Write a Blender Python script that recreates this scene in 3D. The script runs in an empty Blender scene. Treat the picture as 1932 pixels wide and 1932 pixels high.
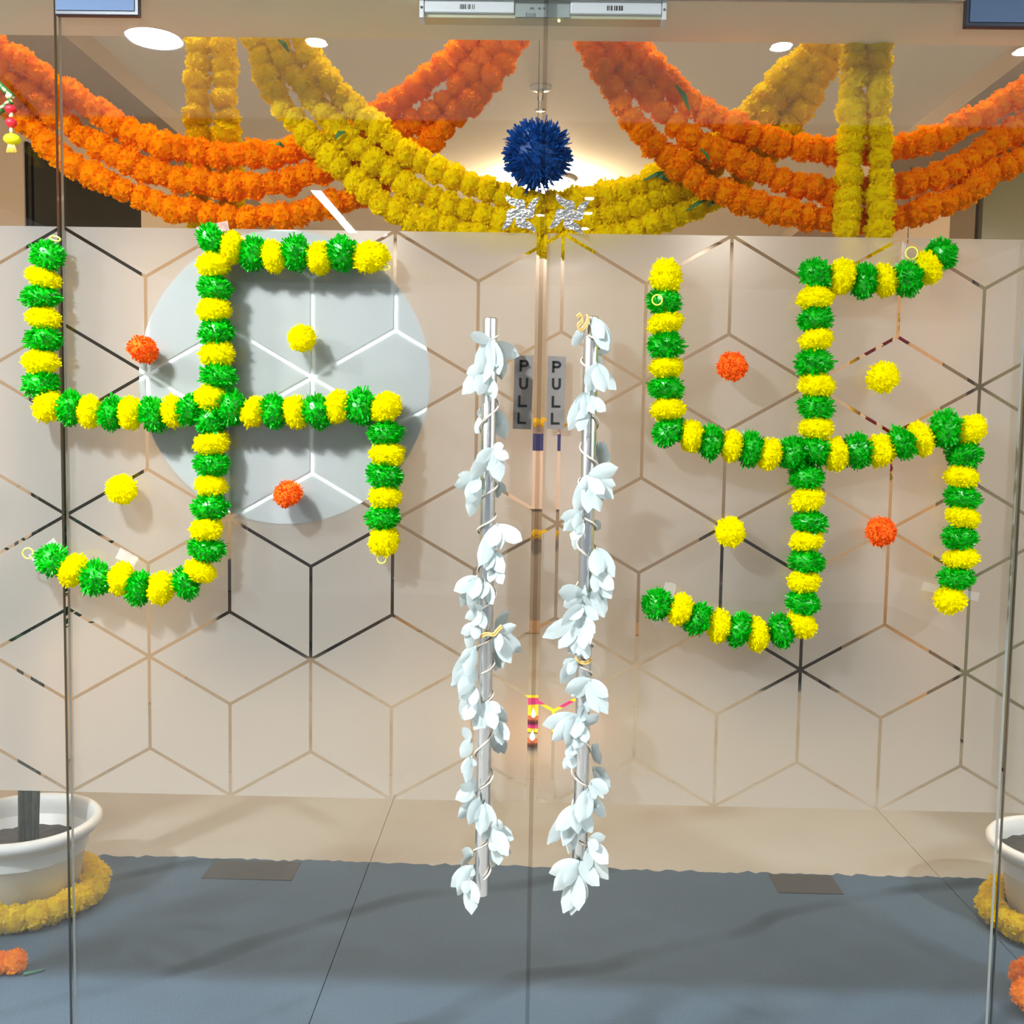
import bpy, math, random
from mathutils import Vector, Matrix, Euler, noise
random.seed(7)
S = bpy.context.scene
COL = S.collection
R = math.radians
# ------------------------------------------------------------------ camera, world, exposure
CAM_LOC = Vector((-0.0141, -2.144, 1.4454))
CAM_ROT = Euler((1.4956, -0.0168, 0.0176), 'XYZ')
FPX = 1937.0
cd = bpy.data.cameras.new('camera'); cam = bpy.data.objects.new('camera', cd); COL.objects.link(cam)
cam.location = CAM_LOC; cam.rotation_euler = CAM_ROT
cd.sensor_width = 36.0; cd.lens = 36.0*FPX/1932.0; cd.clip_start = 0.05
S.camera = cam
W = bpy.data.worlds.new('world'); S.world = W; W.use_nodes = True
W.node_tree.nodes['Background'].inputs[0].default_value = (0.80, 0.90, 1.0, 1)
W.node_tree.nodes['Background'].inputs[1].default_value = 0.35
S.view_settings.view_transform = 'Standard'; S.view_settings.look = 'None'
S.view_settings.exposure = 0.0; S.view_settings.gamma = 1.0; S.view_settings.use_curve_mapping = False
S.cycles.max_bounces = 12; S.cycles.diffuse_bounces = 5; S.cycles.glossy_bounces = 4
S.cycles.transmission_bounces = 6; S.cycles.transparent_max_bounces = 24
S.cycles.sample_clamp_indirect = 6.0
S.cycles.caustics_reflective = False; S.cycles.caustics_refractive = False
# lamp radiances (W/m2/sr) and colours of the real lamps and the added fills
COOL = (0.90, 0.96, 1.0); WARM = (1.0, 0.74, 0.45); NEUT = (1.0, 0.92, 0.82)
E_DISC = 1850.0      # 16 cm discs outside: the mirrored lamp and the added side fills
E_SPOT = 420.0      # small spots, outside
E_IN_FILL = 110.0        # added unseen fill lamps deep inside
E_CAN_FILL = 165.0       # added unseen cans lighting the garlands, inside
E_POT_FILL = 1100.0      # added unseen narrow cans lighting the pots, inside
E_PEND = 420.0       # warm ceiling lamp, inside
E_STRIP = 30.0      # linear ceiling light, outside

RM = CAM_ROT.to_matrix()
def ray(px, py):
    return RM @ Vector(((px-966)/FPX, -(py-966)/FPX, -1.0))
def at(px, py, Y):                  # pixel -> point on the upright plane y = Y
    d = ray(px, py); return CAM_LOC + d*((Y-CAM_LOC.y)/d.y)
def atz(px, py, Z=0.0):             # pixel -> point on the level plane z = Z
    d = ray(px, py); return CAM_LOC + d*((Z-CAM_LOC.z)/d.z)
def atx(px, py, X):
    d = ray(px, py); return CAM_LOC + d*((X-CAM_LOC.x)/d.x)
def mir(px, py, Z):                 # a reflection in the glass -> the real point outside
    p = atz(px, py, Z); return Vector((p.x, -p.y, p.z))
PX = 2.144/FPX                      # metres per pixel on the glass

# ------------------------------------------------------------------ materials
def mat(name):
    m = bpy.data.materials.new(name); m.use_nodes = True
    nt = m.node_tree; nt.nodes.clear()
    out = nt.nodes.new('ShaderNodeOutputMaterial')
    return m, nt, out
def node(nt, t, **kw):
    n = nt.nodes.new(t)
    for k, v in kw.items():
        if k in n.inputs: n.inputs[k].default_value = v
        else: setattr(n, k, v)
    return n
def c4(c): return (c[0], c[1], c[2], 1)
def principled(name, col, rough=0.5, metal=0.0, spec=0.5, vary=None, scale=20, bump=0.0):
    m, nt, out = mat(name)
    p = node(nt, 'ShaderNodeBsdfPrincipled'); p.inputs['Base Color'].default_value = c4(col)
    p.inputs['Roughness'].default_value = rough; p.inputs['Metallic'].default_value = metal
    p.inputs['Specular IOR Level'].default_value = spec
    if vary or bump:
        tc = node(nt, 'ShaderNodeTexCoord'); nz = node(nt, 'ShaderNodeTexNoise', Scale=scale, Detail=4.0)
        nt.links.new(tc.outputs['Object'], nz.inputs['Vector'])
        if vary:
            rp = node(nt, 'ShaderNodeMix', data_type='RGBA')
            rp.inputs[6].default_value = c4(col); rp.inputs[7].default_value = c4(vary)
            nt.links.new(nz.outputs['Fac'], rp.inputs[0]); nt.links.new(rp.outputs[2], p.inputs['Base Color'])
        if bump:
            b = node(nt, 'ShaderNodeBump', Strength=bump, Distance=0.003)
            nt.links.new(nz.outputs['Fac'], b.inputs['Height']); nt.links.new(b.outputs[0], p.inputs['Normal'])
    nt.links.new(p.outputs[0], out.inputs[0]); return m
def leafy(name, col, col2=None, trans=0.3, scale=60, gloss=0.0):   # thin paper / petals: reflects and lets light through
    m, nt, out = mat(name)
    d = node(nt, 'ShaderNodeBsdfDiffuse'); t = node(nt, 'ShaderNodeBsdfTranslucent'); mx = node(nt, 'ShaderNodeMixShader', Fac=trans)
    d.inputs[0].default_value = c4(col); t.inputs[0].default_value = c4(col)
    if col2:
        tc = node(nt, 'ShaderNodeTexCoord'); nz = node(nt, 'ShaderNodeTexNoise', Scale=scale, Detail=3.0)
        rp = node(nt, 'ShaderNodeMix', data_type='RGBA')
        rp.inputs[6].default_value = c4(col); rp.inputs[7].default_value = c4(col2)
        nt.links.new(tc.outputs['Object'], nz.inputs['Vector']); nt.links.new(nz.outputs['Fac'], rp.inputs[0])
        nt.links.new(rp.outputs[2], d.inputs[0]); nt.links.new(rp.outputs[2], t.inputs[0])
    nt.links.new(d.outputs[0], mx.inputs[1]); nt.links.new(t.outputs[0], mx.inputs[2])
    last = mx
    if gloss:
        g = node(nt, 'ShaderNodeBsdfGlossy', Roughness=0.35); m2 = node(nt, 'ShaderNodeMixShader', Fac=gloss)
        nt.links.new(mx.outputs[0], m2.inputs[1]); nt.links.new(g.outputs[0], m2.inputs[2]); last = m2
    nt.links.new(last.outputs[0], out.inputs[0]); return m
def emission(name, col, s):
    m, nt, out = mat(name); e = node(nt, 'ShaderNodeEmission', Strength=s); e.inputs[0].default_value = c4(col)
    nt.links.new(e.outputs[0], out.inputs[0]); return m
def glass_mat(name, f0, tint):      # thin clear sheet: Schlick reflection, the rest passes straight through
    m, nt, out = mat(name)
    t = node(nt, 'ShaderNodeBsdfTransparent'); t.inputs[0].default_value = c4(tint)
    g = node(nt, 'ShaderNodeBsdfGlossy', Roughness=0.0); geo = node(nt, 'ShaderNodeNewGeometry')
    dt = node(nt, 'ShaderNodeVectorMath', operation='DOT_PRODUCT'); nt.links.new(geo.outputs['Incoming'], dt.inputs[0]); nt.links.new(geo.outputs['Normal'], dt.inputs[1])
    ab = node(nt, 'ShaderNodeMath', operation='ABSOLUTE'); nt.links.new(dt.outputs['Value'], ab.inputs[0])
    inv = node(nt, 'ShaderNodeMath', operation='SUBTRACT'); inv.inputs[0].default_value = 1.0; nt.links.new(ab.outputs[0], inv.inputs[1])
    pw = node(nt, 'ShaderNodeMath', operation='POWER'); pw.inputs[1].default_value = 5.0; nt.links.new(inv.outputs[0], pw.inputs[0])
    ma = node(nt, 'ShaderNodeMath', operation='MULTIPLY_ADD'); ma.inputs[1].default_value = 1-f0; ma.inputs[2].default_value = f0; nt.links.new(pw.outputs[0], ma.inputs[0])
    mx = node(nt, 'ShaderNodeMixShader')
    nt.links.new(ma.outputs[0], mx.inputs[0]); nt.links.new(t.outputs[0], mx.inputs[1]); nt.links.new(g.outputs[0], mx.inputs[2])
    nt.links.new(mx.outputs[0], out.inputs[0]); return m
def film_mat():
    m, nt, out = mat('frosted_film')
    col = (0.92, 0.92, 0.91, 1)
    d = node(nt, 'ShaderNodeBsdfDiffuse'); t = node(nt, 'ShaderNodeBsdfTranslucent'); r = node(nt, 'ShaderNodeBsdfRefraction', Roughness=0.68, IOR=1.12)
    for n in (d, t, r): n.inputs[0].default_value = col
    a = node(nt, 'ShaderNodeMixShader', Fac=0.60); b = node(nt, 'ShaderNodeMixShader', Fac=0.84)
    nt.links.new(t.outputs[0], a.inputs[1]); nt.links.new(r.outputs[0], a.inputs[2])
    nt.links.new(d.outputs[0], b.inputs[1]); nt.links.new(a.outputs[0], b.inputs[2])
    nt.links.new(b.outputs[0], out.inputs[0]); return m
def stone_mat(name, c1, c2, vein, vscale, vwidth, rough, grain=0.0):
    m, nt, out = mat(name)
    tc = node(nt, 'ShaderNodeTexCoord')
    p = node(nt, 'ShaderNodeBsdfPrincipled', Roughness=rough); p.inputs['Specular IOR Level'].default_value = 0.2
    geo = node(nt, 'ShaderNodeNewGeometry')
    n1 = node(nt, 'ShaderNodeTexNoise', Scale=1.7, Detail=5.0); nt.links.new(geo.outputs['Position'], n1.inputs['Vector'])
    mx = node(nt, 'ShaderNodeMix', data_type='RGBA'); mx.inputs[6].default_value = c4(c1); mx.inputs[7].default_value = c4(c2)
    nt.links.new(n1.outputs['Fac'], mx.inputs[0])
    # veins: crests of a bent wave running slantwise, broken up by a noise
    mp = node(nt, 'ShaderNodeMapping', vector_type='TEXTURE'); mp.inputs['Rotation'].default_value = (0, 0, R(26)); mp.inputs['Location'].default_value = (0.3, 0.22, 0)
    wv = node(nt, 'ShaderNodeTexWave', bands_direction='Y', Scale=vscale, Distortion=5.0, Detail=3.0); wv.inputs['Detail Scale'].default_value = 0.9
    nt.links.new(geo.outputs['Position'], mp.inputs['Vector']); nt.links.new(mp.outputs[0], wv.inputs['Vector'])
    mr = node(nt, 'ShaderNodeMapRange'); mr.inputs[1].default_value = 1-vwidth; mr.inputs[2].default_value = 1.0
    nt.links.new(wv.outputs['Fac'], mr.inputs[0])
    n2 = node(nt, 'ShaderNodeTexNoise', Scale=2.3, Detail=2.0); nt.links.new(geo.outputs['Position'], n2.inputs['Vector'])
    mk = node(nt, 'ShaderNodeMapRange'); mk.inputs[1].default_value = 0.40; mk.inputs[2].default_value = 0.60; mk.inputs[3].default_value = 0.15; mk.inputs[4].default_value = 0.9
    nt.links.new(n2.outputs['Fac'], mk.inputs[0])
    pr = node(nt, 'ShaderNodeMath', operation='MULTIPLY'); nt.links.new(mr.outputs[0], pr.inputs[0]); nt.links.new(mk.outputs[0], pr.inputs[1]); mr = pr
    m2 = node(nt, 'ShaderNodeMix', data_type='RGBA'); m2.inputs[7].default_value = c4(vein)
    nt.links.new(mr.outputs[0], m2.inputs[0]); nt.links.new(mx.outputs[2], m2.inputs[6])
    last = m2.outputs[2]
    if grain:
        n3 = node(nt, 'ShaderNodeTexNoise', Scale=260.0, Detail=2.0); nt.links.new(geo.outputs['Position'], n3.inputs['Vector'])
        m3 = node(nt, 'ShaderNodeMix', data_type='RGBA', blend_type='OVERLAY'); m3.inputs[0].default_value = grain
        nt.links.new(last, m3.inputs[6]); nt.links.new(n3.outputs['Fac'], m3.inputs[7]); last = m3.outputs[2]
    nt.links.new(last, p.inputs['Base Color'])
    nt.links.new(p.outputs[0], out.inputs[0]); return m

M = {}
M['glass'] = glass_mat('clear_glass', 0.056, (0.985, 0.99, 0.985))
M['edge'] = principled('polished_glass_edge', (0.30, 0.33, 0.30), 0.15, 0.35, 0.8)
M['edge_light'] = principled('bright_glass_edge', (0.42, 0.45, 0.43), 0.25, 0.0, 0.7)  # door edges: bright highlight of the joint put into the colour
M['edge_dark'] = principled('dark_glass_edge', (0.09, 0.10, 0.095), 0.25, 0.0, 0.6)  # pane edges: same glass, dark line of the joint put into the colour
M['seal'] = glass_mat('smoky_edge_seal', 0.05, (0.82, 0.81, 0.79))
M['film'] = film_mat()
M['pom_yellow'] = leafy('yellow_pompom_paper', (0.99, 0.90, 0.0), (0.98, 0.85, 0.0), 0.3)
M['pom_green'] = leafy('green_pompom_foil', (0.0, 0.62, 0.006), (0.0, 0.40, 0.004), 0.22, 90, 0.05)
M['pom_orange'] = leafy('orange_pompom_paper', (0.99, 0.20, 0.02), (0.97, 0.13, 0.015), 0.2, 90)
M['pom_blue'] = leafy('blue_pompom_foil', (0.004, 0.06, 0.36), (0.004, 0.09, 0.30), 0.12, 40, 0.02)
M['mari_orange'] = leafy('orange_marigold', (0.99, 0.37, 0.001), (0.98, 0.30, 0.001), 0.42, 35)
M['mari_yellow'] = leafy('yellow_marigold', (0.95, 0.77, 0.001), (0.92, 0.69, 0.001), 0.42, 35)
M['mari_red'] = leafy('red_marigold', (0.6, 0.02, 0.01), (0.5, 0.01, 0.01), 0.2, 35)
M['petal'] = leafy('white_petal_cloth', (0.73, 0.78, 0.78), (0.66, 0.76, 0.74), 0.35, 12)
M['twine'] = principled('pale_twine', (0.80, 0.70, 0.58), 0.8)
M['gold_tie'] = principled('gold_straw_tie', (0.72, 0.47, 0.16), 0.5)
M['ring'] = principled('yellow_plastic_ring', (0.85, 0.85, 0.10), 0.35)
M['thread'] = principled('dark_thread', (0.06, 0.07, 0.05), 0.8)
M['leaf'] = principled('dark_green_leaf_strip', (0.03, 0.13, 0.02), 0.5)
M['steel'] = principled('polished_steel', (0.86, 0.84, 0.82), 0.26, 1.0)
M['patch_face'] = principled('brushed_steel_cover', (0.10, 0.15, 0.25), 0.6, 0.1, 0.15)
M['black'] = principled('black_plastic', (0.015, 0.015, 0.02), 0.35)
M['dark'] = principled('dark_navy_edge', (0.02, 0.024, 0.04), 0.4)
M['sign'] = principled('brushed_grey_sign', (0.25, 0.22, 0.20), 0.55, 0.15)
M['ink'] = principled('black_lettering', (0.01, 0.01, 0.01), 0.5)
M['white_box'] = principled('white_enamel', (0.80, 0.82, 0.85), 0.35)
M['steel_label'] = principled('grey_green_steel_label', (0.42, 0.48, 0.47), 0.4, 0.3)
M['rail'] = principled('champagne_aluminium', (0.62, 0.60, 0.42), 0.4, 0.4)
M['ink_soft'] = principled('faded_grey_print', (0.16, 0.18, 0.18), 0.6)
M['foil'] = principled('silver_foil', (0.80, 0.78, 0.72), 0.12, 1.0, bump=0.9, scale=160)
M['board'] = principled('white_acrylic', (0.94, 0.97, 0.97), 0.35)
M['pot'] = principled('white_plastic_pot', (0.80, 0.81, 0.79), 0.4)
M['soil'] = principled('dark_soil', (0.03, 0.025, 0.018), 0.9, vary=(0.07, 0.06, 0.045), scale=60, bump=0.6)
M['stem'] = principled('grey_green_stem', (0.09, 0.10, 0.07), 0.7, vary=(0.03, 0.035, 0.02), scale=50)
M['frond'] = leafy('dark_green_frond', (0.02, 0.06, 0.02), (0.03, 0.09, 0.03), 0.2, 10)
M['ceil'] = principled('cream_ceiling_paint', (0.87, 0.83, 0.75), 0.8, vary=(0.83, 0.79, 0.71), scale=2)
M['trim'] = principled('taupe_bulkhead_paint', (0.50, 0.42, 0.34), 0.8)  # shade of the ceiling step put into the bulkhead colour
M['lintel'] = principled('beige_lintel_paint', (0.88, 0.81, 0.60), 0.7, vary=(0.84, 0.77, 0.57), scale=3)
M['wall'] = principled('warm_beige_wall', (0.70, 0.60, 0.50), 0.8, vary=(0.66, 0.56, 0.46), scale=2)
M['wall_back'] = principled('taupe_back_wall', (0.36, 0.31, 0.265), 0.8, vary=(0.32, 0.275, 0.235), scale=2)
M['wall_out'] = principled('pale_outer_wall', (0.7, 0.69, 0.66), 0.8)
M['ceil_out'] = principled('white_outer_ceiling', (0.93, 0.93, 0.93), 0.8)
M['ceil_dark'] = principled('dark_outer_ceiling', (0.06, 0.055, 0.05), 0.8)
M['floor_base'] = principled('floor_joint', (0.20, 0.18, 0.155), 0.8)
M['grey_stone'] = stone_mat('grey_veined_stone', (0.050, 0.090, 0.135), (0.085, 0.125, 0.170), (0.014, 0.028, 0.040), 0.55, 0.05, 0.75, 0.4)
M['beige_stone'] = stone_mat('beige_marble', (0.37, 0.355, 0.31), (0.47, 0.46, 0.42), (0.36, 0.315, 0.255), 0.4, 0.25, 0.35)
M['out_stone'] = principled('pale_outer_floor', (0.30, 0.295, 0.285), 0.5, vary=(0.24, 0.235, 0.225), scale=3)
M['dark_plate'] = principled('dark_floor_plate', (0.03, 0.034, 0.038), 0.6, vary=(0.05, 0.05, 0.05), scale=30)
M['window_dark'] = principled('dark_night_glass', (0.014, 0.013, 0.010), 0.45, spec=0.05, vary=(0.035, 0.037, 0.02), scale=5)
M['frame_brown'] = principled('brown_panel', (0.20, 0.155, 0.105), 0.6)
M['frame_dark'] = principled('dark_mullion', (0.035, 0.03, 0.022), 0.5)
M['pane_green'] = principled('grey_green_panel', (0.22, 0.24, 0.17), 0.3)
M['wood'] = principled('light_wood', (0.62, 0.42, 0.25), 0.6, vary=(0.54, 0.36, 0.21), scale=9)
M['sofa'] = principled('dark_leather', (0.02, 0.017, 0.013), 0.5)
M['banner'] = principled('pale_banner', (0.80, 0.70, 0.72), 0.7)
M['banner_blue'] = principled('blue_band', (0.02, 0.025, 0.22), 0.7)
M['clay'] = principled('terracotta', (0.35, 0.10, 0.04), 0.7)
M['pink'] = principled('magenta_powder', (0.65, 0.03, 0.30), 0.9)
M['cream'] = principled('cream_gold_bead', (0.88, 0.76, 0.38), 0.35)
M['gold'] = principled('gold_tassel', (0.85, 0.58, 0.10), 0.35, 0.4)
M['red'] = principled('red_bead', (0.85, 0.01, 0.03), 0.5)
M['bright_yellow'] = principled('yellow_felt', (0.97, 0.84, 0.0), 0.7)
_m, _nt, _o = mat('cloudy_tape')
_t = node(_nt, 'ShaderNodeBsdfTransparent'); _d = node(_nt, 'ShaderNodeBsdfDiffuse'); _d.inputs[0].default_value = (0.85, 0.83, 0.82, 1)
_x = node(_nt, 'ShaderNodeMixShader', Fac=0.25); _nt.links.new(_t.outputs[0], _x.inputs[1]); _nt.links.new(_d.outputs[0], _x.inputs[2]); _nt.links.new(_x.outputs[0], _o.inputs[0])
M['tape'] = _m
M['disc_lamp'] = emission('disc_lamp_glow', COOL, E_DISC)
M['spot_lamp'] = emission('spot_lamp_glow', COOL, E_SPOT)
M['in_lamp'] = emission('inner_downlight_glow', NEUT, E_IN_FILL)
M['can_lamp'] = emission('can_light_glow', NEUT, E_CAN_FILL)
M['pot_lamp'] = emission('narrow_can_glow', NEUT, E_POT_FILL)
M['pend_lamp'] = emission('warm_lamp_glow', WARM, E_PEND)
M['strip_lamp'] = emission('strip_light_glow', (1.0, 0.97, 0.9), E_STRIP)
M['flame'] = emission('diya_flame', (1.0, 0.6, 0.25), 14.0)
M['led'] = emission('green_led', (0.75, 1.0, 0.3), 3.0)

# ------------------------------------------------------------------ builders
def link(o, parent=None):
    COL.objects.link(o)
    if parent is not None: o.parent = parent
    return o
def mesh(name, V, F, mats, smooth=False, mi=None):
    me = bpy.data.meshes.new(name); me.from_pydata([tuple(v) for v in V], [], F)
    for m in (mats if isinstance(mats, (list, tuple)) else [mats]): me.materials.append(m)
    if mi: me.polygons.foreach_set('material_index', mi)
    if smooth: me.polygons.foreach_set('use_smooth', [True]*len(F))
    me.update(); return me
def wpos(o):
    p = Vector(o.location)
    while o.parent: o = o.parent; p = p + Vector(o.location)
    return p
def obj(name, me, parent=None, loc=(0, 0, 0), mtx=None):   # loc / mtx are given in world space; parents are never rotated
    o = bpy.data.objects.new(name, me); link(o, parent)
    off = wpos(parent) if parent is not None else Vector((0, 0, 0))
    if mtx is not None:
        m = mtx.copy(); m.translation = m.translation - off; o.matrix_basis = m
    else: o.location = Vector(loc) - off
    return o
def tag(o, label=None, cat=None, group=None, kind=None):
    for k, v in (('label', label), ('category', cat), ('group', group), ('kind', kind)):
        if v: o[k] = v
    return o
def thing(name, loc, label, cat, group=None):
    o = bpy.data.objects.new(name, None); o.empty_display_size = 0.05; link(o); o.location = loc
    return tag(o, label, cat, group)
class MB:
    def __init__(s): s.V = []; s.F = []; s.I = []
    def add(s, V, F, i=0):
        b = len(s.V); s.V += [Vector(v) for v in V]; s.F += [tuple(x+b for x in f) for f in F]; s.I += [i]*len(F); return s
    def box(s, a, b, i=0, bev=0.0):
        x0, y0, z0 = a; x1, y1, z1 = b
        if bev <= 0:
            V = [(x0,y0,z0),(x1,y0,z0),(x1,y1,z0),(x0,y1,z0),(x0,y0,z1),(x1,y0,z1),(x1,y1,z1),(x0,y1,z1)]
            return s.add(V, [(0,3,2,1),(4,5,6,7),(0,1,5,4),(1,2,6,5),(2,3,7,6),(3,0,4,7)], i)
        import bmesh
        bm = bmesh.new(); bmesh.ops.create_cube(bm, size=1)
        for v in bm.verts: v.co = Vector(((v.co.x+.5)*(x1-x0)+x0, (v.co.y+.5)*(y1-y0)+y0, (v.co.z+.5)*(z1-z0)+z0))
        bmesh.ops.bevel(bm, geom=list(bm.edges), offset=bev, segments=2, affect='EDGES', profile=0.5)
        bm.verts.index_update(); s.add([v.co.copy() for v in bm.verts], [[v.index for v in f.verts] for f in bm.faces], i); bm.free(); return s
    def tube(s, pts, r, n=8, i=0, caps=True):
        pts = [Vector(p) for p in pts]; rings = []
        up = Vector((0.13, 0.31, 0.94))
        rr = r if isinstance(r, (list, tuple)) else [r]*len(pts)
        V = []; F = []
        for k, p in enumerate(pts):
            t = (pts[min(k+1, len(pts)-1)] - pts[max(k-1, 0)]).normalized()
            a = t.cross(up)
            if a.length < 1e-4: a = t.cross(Vector((1, 0, 0)))
            a.normalize(); b = t.cross(a)
            for j in range(n):
                an = 2*math.pi*j/n; V.append(p + (a*math.cos(an)+b*math.sin(an))*rr[k])
        for k in range(len(pts)-1):
            for j in range(n):
                F.append((k*n+j, k*n+(j+1) % n, (k+1)*n+(j+1) % n, (k+1)*n+j))
        if caps: F.append(tuple(range(n-1, -1, -1))); F.append(tuple((len(pts)-1)*n+j for j in range(n)))
        return s.add(V, F, i)
    def lathe(s, prof, n=32, c=(0, 0, 0), i=0, a0=0.0):
        V = []; F = []; c = Vector(c)
        for (r, z) in prof:
            for j in range(n):
                an = a0+2*math.pi*j/n; V.append(c+Vector((r*math.cos(an), r*math.sin(an), z)))
        for k in range(len(prof)-1):
            for j in range(n): F.append((k*n+j, k*n+(j+1) % n, (k+1)*n+(j+1) % n, (k+1)*n+j))
        return s.add(V, F, i)
    def ball(s, c, r, i=0, n=12, m=8):
        rx, ry, rz = r if isinstance(r, (tuple, list)) else (r, r, r); c = Vector(c)
        V = [c+Vector((0, 0, rz))]; F = []
        for k in range(1, m):
            th = math.pi*k/m
            for j in range(n):
                an = 2*math.pi*j/n; V.append(c+Vector((rx*math.sin(th)*math.cos(an), ry*math.sin(th)*math.sin(an), rz*math.cos(th))))
        V.append(c-Vector((0, 0, rz)))
        for j in range(n): F.append((0, 1+j, 1+(j+1) % n))
        for k in range(m-2):
            for j in range(n): F.append((1+k*n+j, 1+(k+1)*n+j, 1+(k+1)*n+(j+1) % n, 1+k*n+(j+1) % n))
        L = len(V)-1
        for j in range(n): F.append((L, 1+(m-2)*n+(j+1) % n, 1+(m-2)*n+j))
        return s.add(V, F, i)
    def stroke(s, pts, w, y0, y1, i=0):   # a flat stroke in the x-z plane, extruded from y0 (front) to y1
        P = [Vector((p[0], p[1])) for p in pts]; L = []; Rr = []
        for k, p in enumerate(P):
            d1 = (p-P[k-1]).normalized() if k else (P[1]-p).normalized()
            d2 = (P[k+1]-p).normalized() if k < len(P)-1 else d1
            t = (d1+d2).normalized(); nrm = Vector((-t.y, t.x)); sc = w/2/max(0.35, nrm.dot(Vector((-d1.y, d1.x))))
            L.append(p+nrm*sc); Rr.append(p-nrm*sc)
        for k in range(len(P)-1):
            q = [L[k], Rr[k], Rr[k+1], L[k+1]]
            V = [(a.x, y0, a.y) for a in q]+[(a.x, y1, a.y) for a in q]
            s.add(V, [(0,1,2,3),(7,6,5,4),(0,4,5,1),(1,5,6,2),(2,6,7,3),(3,7,4,0)], i)
        return s
    def plate(s, poly, y0, y1, i=0, ie=None):   # polygon in x-z given thickness in y
        n = len(poly); V = [(p[0], y0, p[1]) for p in poly]+[(p[0], y1, p[1]) for p in poly]
        s.add(V, [tuple(range(n)), tuple(range(2*n-1, n-1, -1))], i)
        b = len(s.V)-2*n
        for k in range(n):
            s.F.append((b+k, b+n+k, b+n+(k+1) % n, b+(k+1) % n)); s.I.append(i if ie is None else ie)
        return s
    def me(s, name, mats, smooth=False): return mesh(name, s.V, s.F, mats, smooth, s.I)
    def build(s, name, mats, parent=None, smooth=False, loc=None):
        off = Vector(loc) if loc is not None else (wpos(parent) if parent is not None else Vector((0, 0, 0)))
        s.V = [v-off for v in s.V]
        return obj(name, s.me(name, mats, smooth), parent, off)
def struct(o): o['kind'] = 'structure'; return o

def fib(n, jit=0.0):
    out = []
    for k in range(n):
        z = 1-2*(k+0.5)/n; a = k*2.399963+random.uniform(-jit, jit); r = math.sqrt(max(0, 1-z*z))
        out.append(Vector((r*math.cos(a), r*math.sin(a), z)))
    return out
def perp(d):
    a = d.cross(Vector((0.3, 0.5, 0.8)));
    return a.normalized()
def core_ball(mb, r, amp, seed, n=14, m=9):
    b0 = len(mb.V); mb.ball((0, 0, 0), r, 0, n, m)
    for k in range(b0, len(mb.V)):
        v = mb.V[k]; mb.V[k] = v*(1+amp*noise.noise(v*4+Vector((seed, seed*2, 0))))
def pompom_mesh(name, m, seed, nstrip=520, w=0.06, spike=0.10, core=0.90):   # unit radius: cut paper strips standing out of a core
    random.seed(seed); mb = MB(); core_ball(mb, core, 0.10, seed)
    for d in fib(nstrip, 0.8):
        d = (d+Vector((random.gauss(0, .12), random.gauss(0, .12), random.gauss(0, .12)))).normalized()
        L = 0.985+random.uniform(-0.05, spike)*(1 if random.random() < .85 else 1.7)
        L += 0.15*noise.noise(d*2.2+Vector((seed, 3, 1)))
        a = perp(d); ang = random.uniform(0, 6.28); b = d.cross(a); s = a*math.cos(ang)+b*math.sin(ang)
        bend = (a*math.sin(ang)-b*math.cos(ang))*random.uniform(-.12, .12)
        ww = w*random.uniform(.6, 1.4)
        mb.add([d*(core-.12)-s*ww*.6, d*(core-.12)+s*ww*.6, d*L+s*ww+bend, d*(L+spike*.3)+bend*1.4, d*L-s*ww+bend], [(0, 1, 2, 3, 4)])
    return mb.me(name, m)
def marigold_mesh(name, m, seed):    # unit radius: ruffled petals over a core
    random.seed(seed); mb = MB(); core_ball(mb, 0.86, 0.16, seed, 14, 9)
    for d in fib(190, 1.0):
        d = (d+Vector((random.gauss(0, .1), random.gauss(0, .1), random.gauss(0, .1)))).normalized()
        a = perp(d); ang = random.uniform(0, 6.28); b = d.cross(a); s = a*math.cos(ang)+b*math.sin(ang); t = d.cross(s)
        L = 0.93+0.14*noise.noise(d*2.5+Vector((seed*1.7, 0, 5)))+random.uniform(-.04, .05)
        w = random.uniform(.09, .15); lean = t*random.uniform(.02, .14)
        mb.add([d*.62-s*w*.5, d*.62+s*w*.5, d*L+s*w+lean, d*(L+.06)+s*w*.4+lean*1.3, d*(L-.02)+lean*1.2, d*(L+.07)-s*w*.45+lean*1.3, d*L-s*w+lean],
               [(0, 1, 2, 3, 4), (0, 4, 5, 6)])
    return mb.me(name, m)
POMP = {'yellow': (640, .05, .09, .92), 'green': (560, .06, .16, .87), 'orange': (600, .06, .08, .90)}
POM = {k: [pompom_mesh('pompom_'+k, M['pom_'+k], 11*j+len(k), *POMP[k]) for j in range(5)] for k in ('yellow', 'green', 'orange')}
MARI = {k: [marigold_mesh('marigold_'+k, M['mari_'+k], 7*j+len(k)) for j in range(6)] for k in ('yellow', 'orange', 'red')}
random.seed(3)
def rnd_rot(): return Euler((random.uniform(0, 6.28), random.uniform(0, 6.28), random.uniform(0, 6.28))).to_matrix().to_4x4()
def catmull(P, step):
    P = [Vector(p) for p in P]; Q = [2*P[0]-P[1]]+P+[2*P[-1]-P[-2]]; fine = []
    for k in range(1, len(Q)-2):
        for j in range(16):
            t = j/16; a, b, c, d = Q[k-1], Q[k], Q[k+1], Q[k+2]
            fine.append(0.5*((2*b)+(c-a)*t+(2*a-5*b+4*c-d)*t*t+(3*b-a-3*c+d)*t**3))
    fine.append(P[-1]); out = [fine[0]]; acc = 0
    for k in range(1, len(fine)):
        seg = (fine[k]-fine[k-1]).length; acc += seg
        if acc >= step: out.append(fine[k]); acc = 0
    return out

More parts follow.
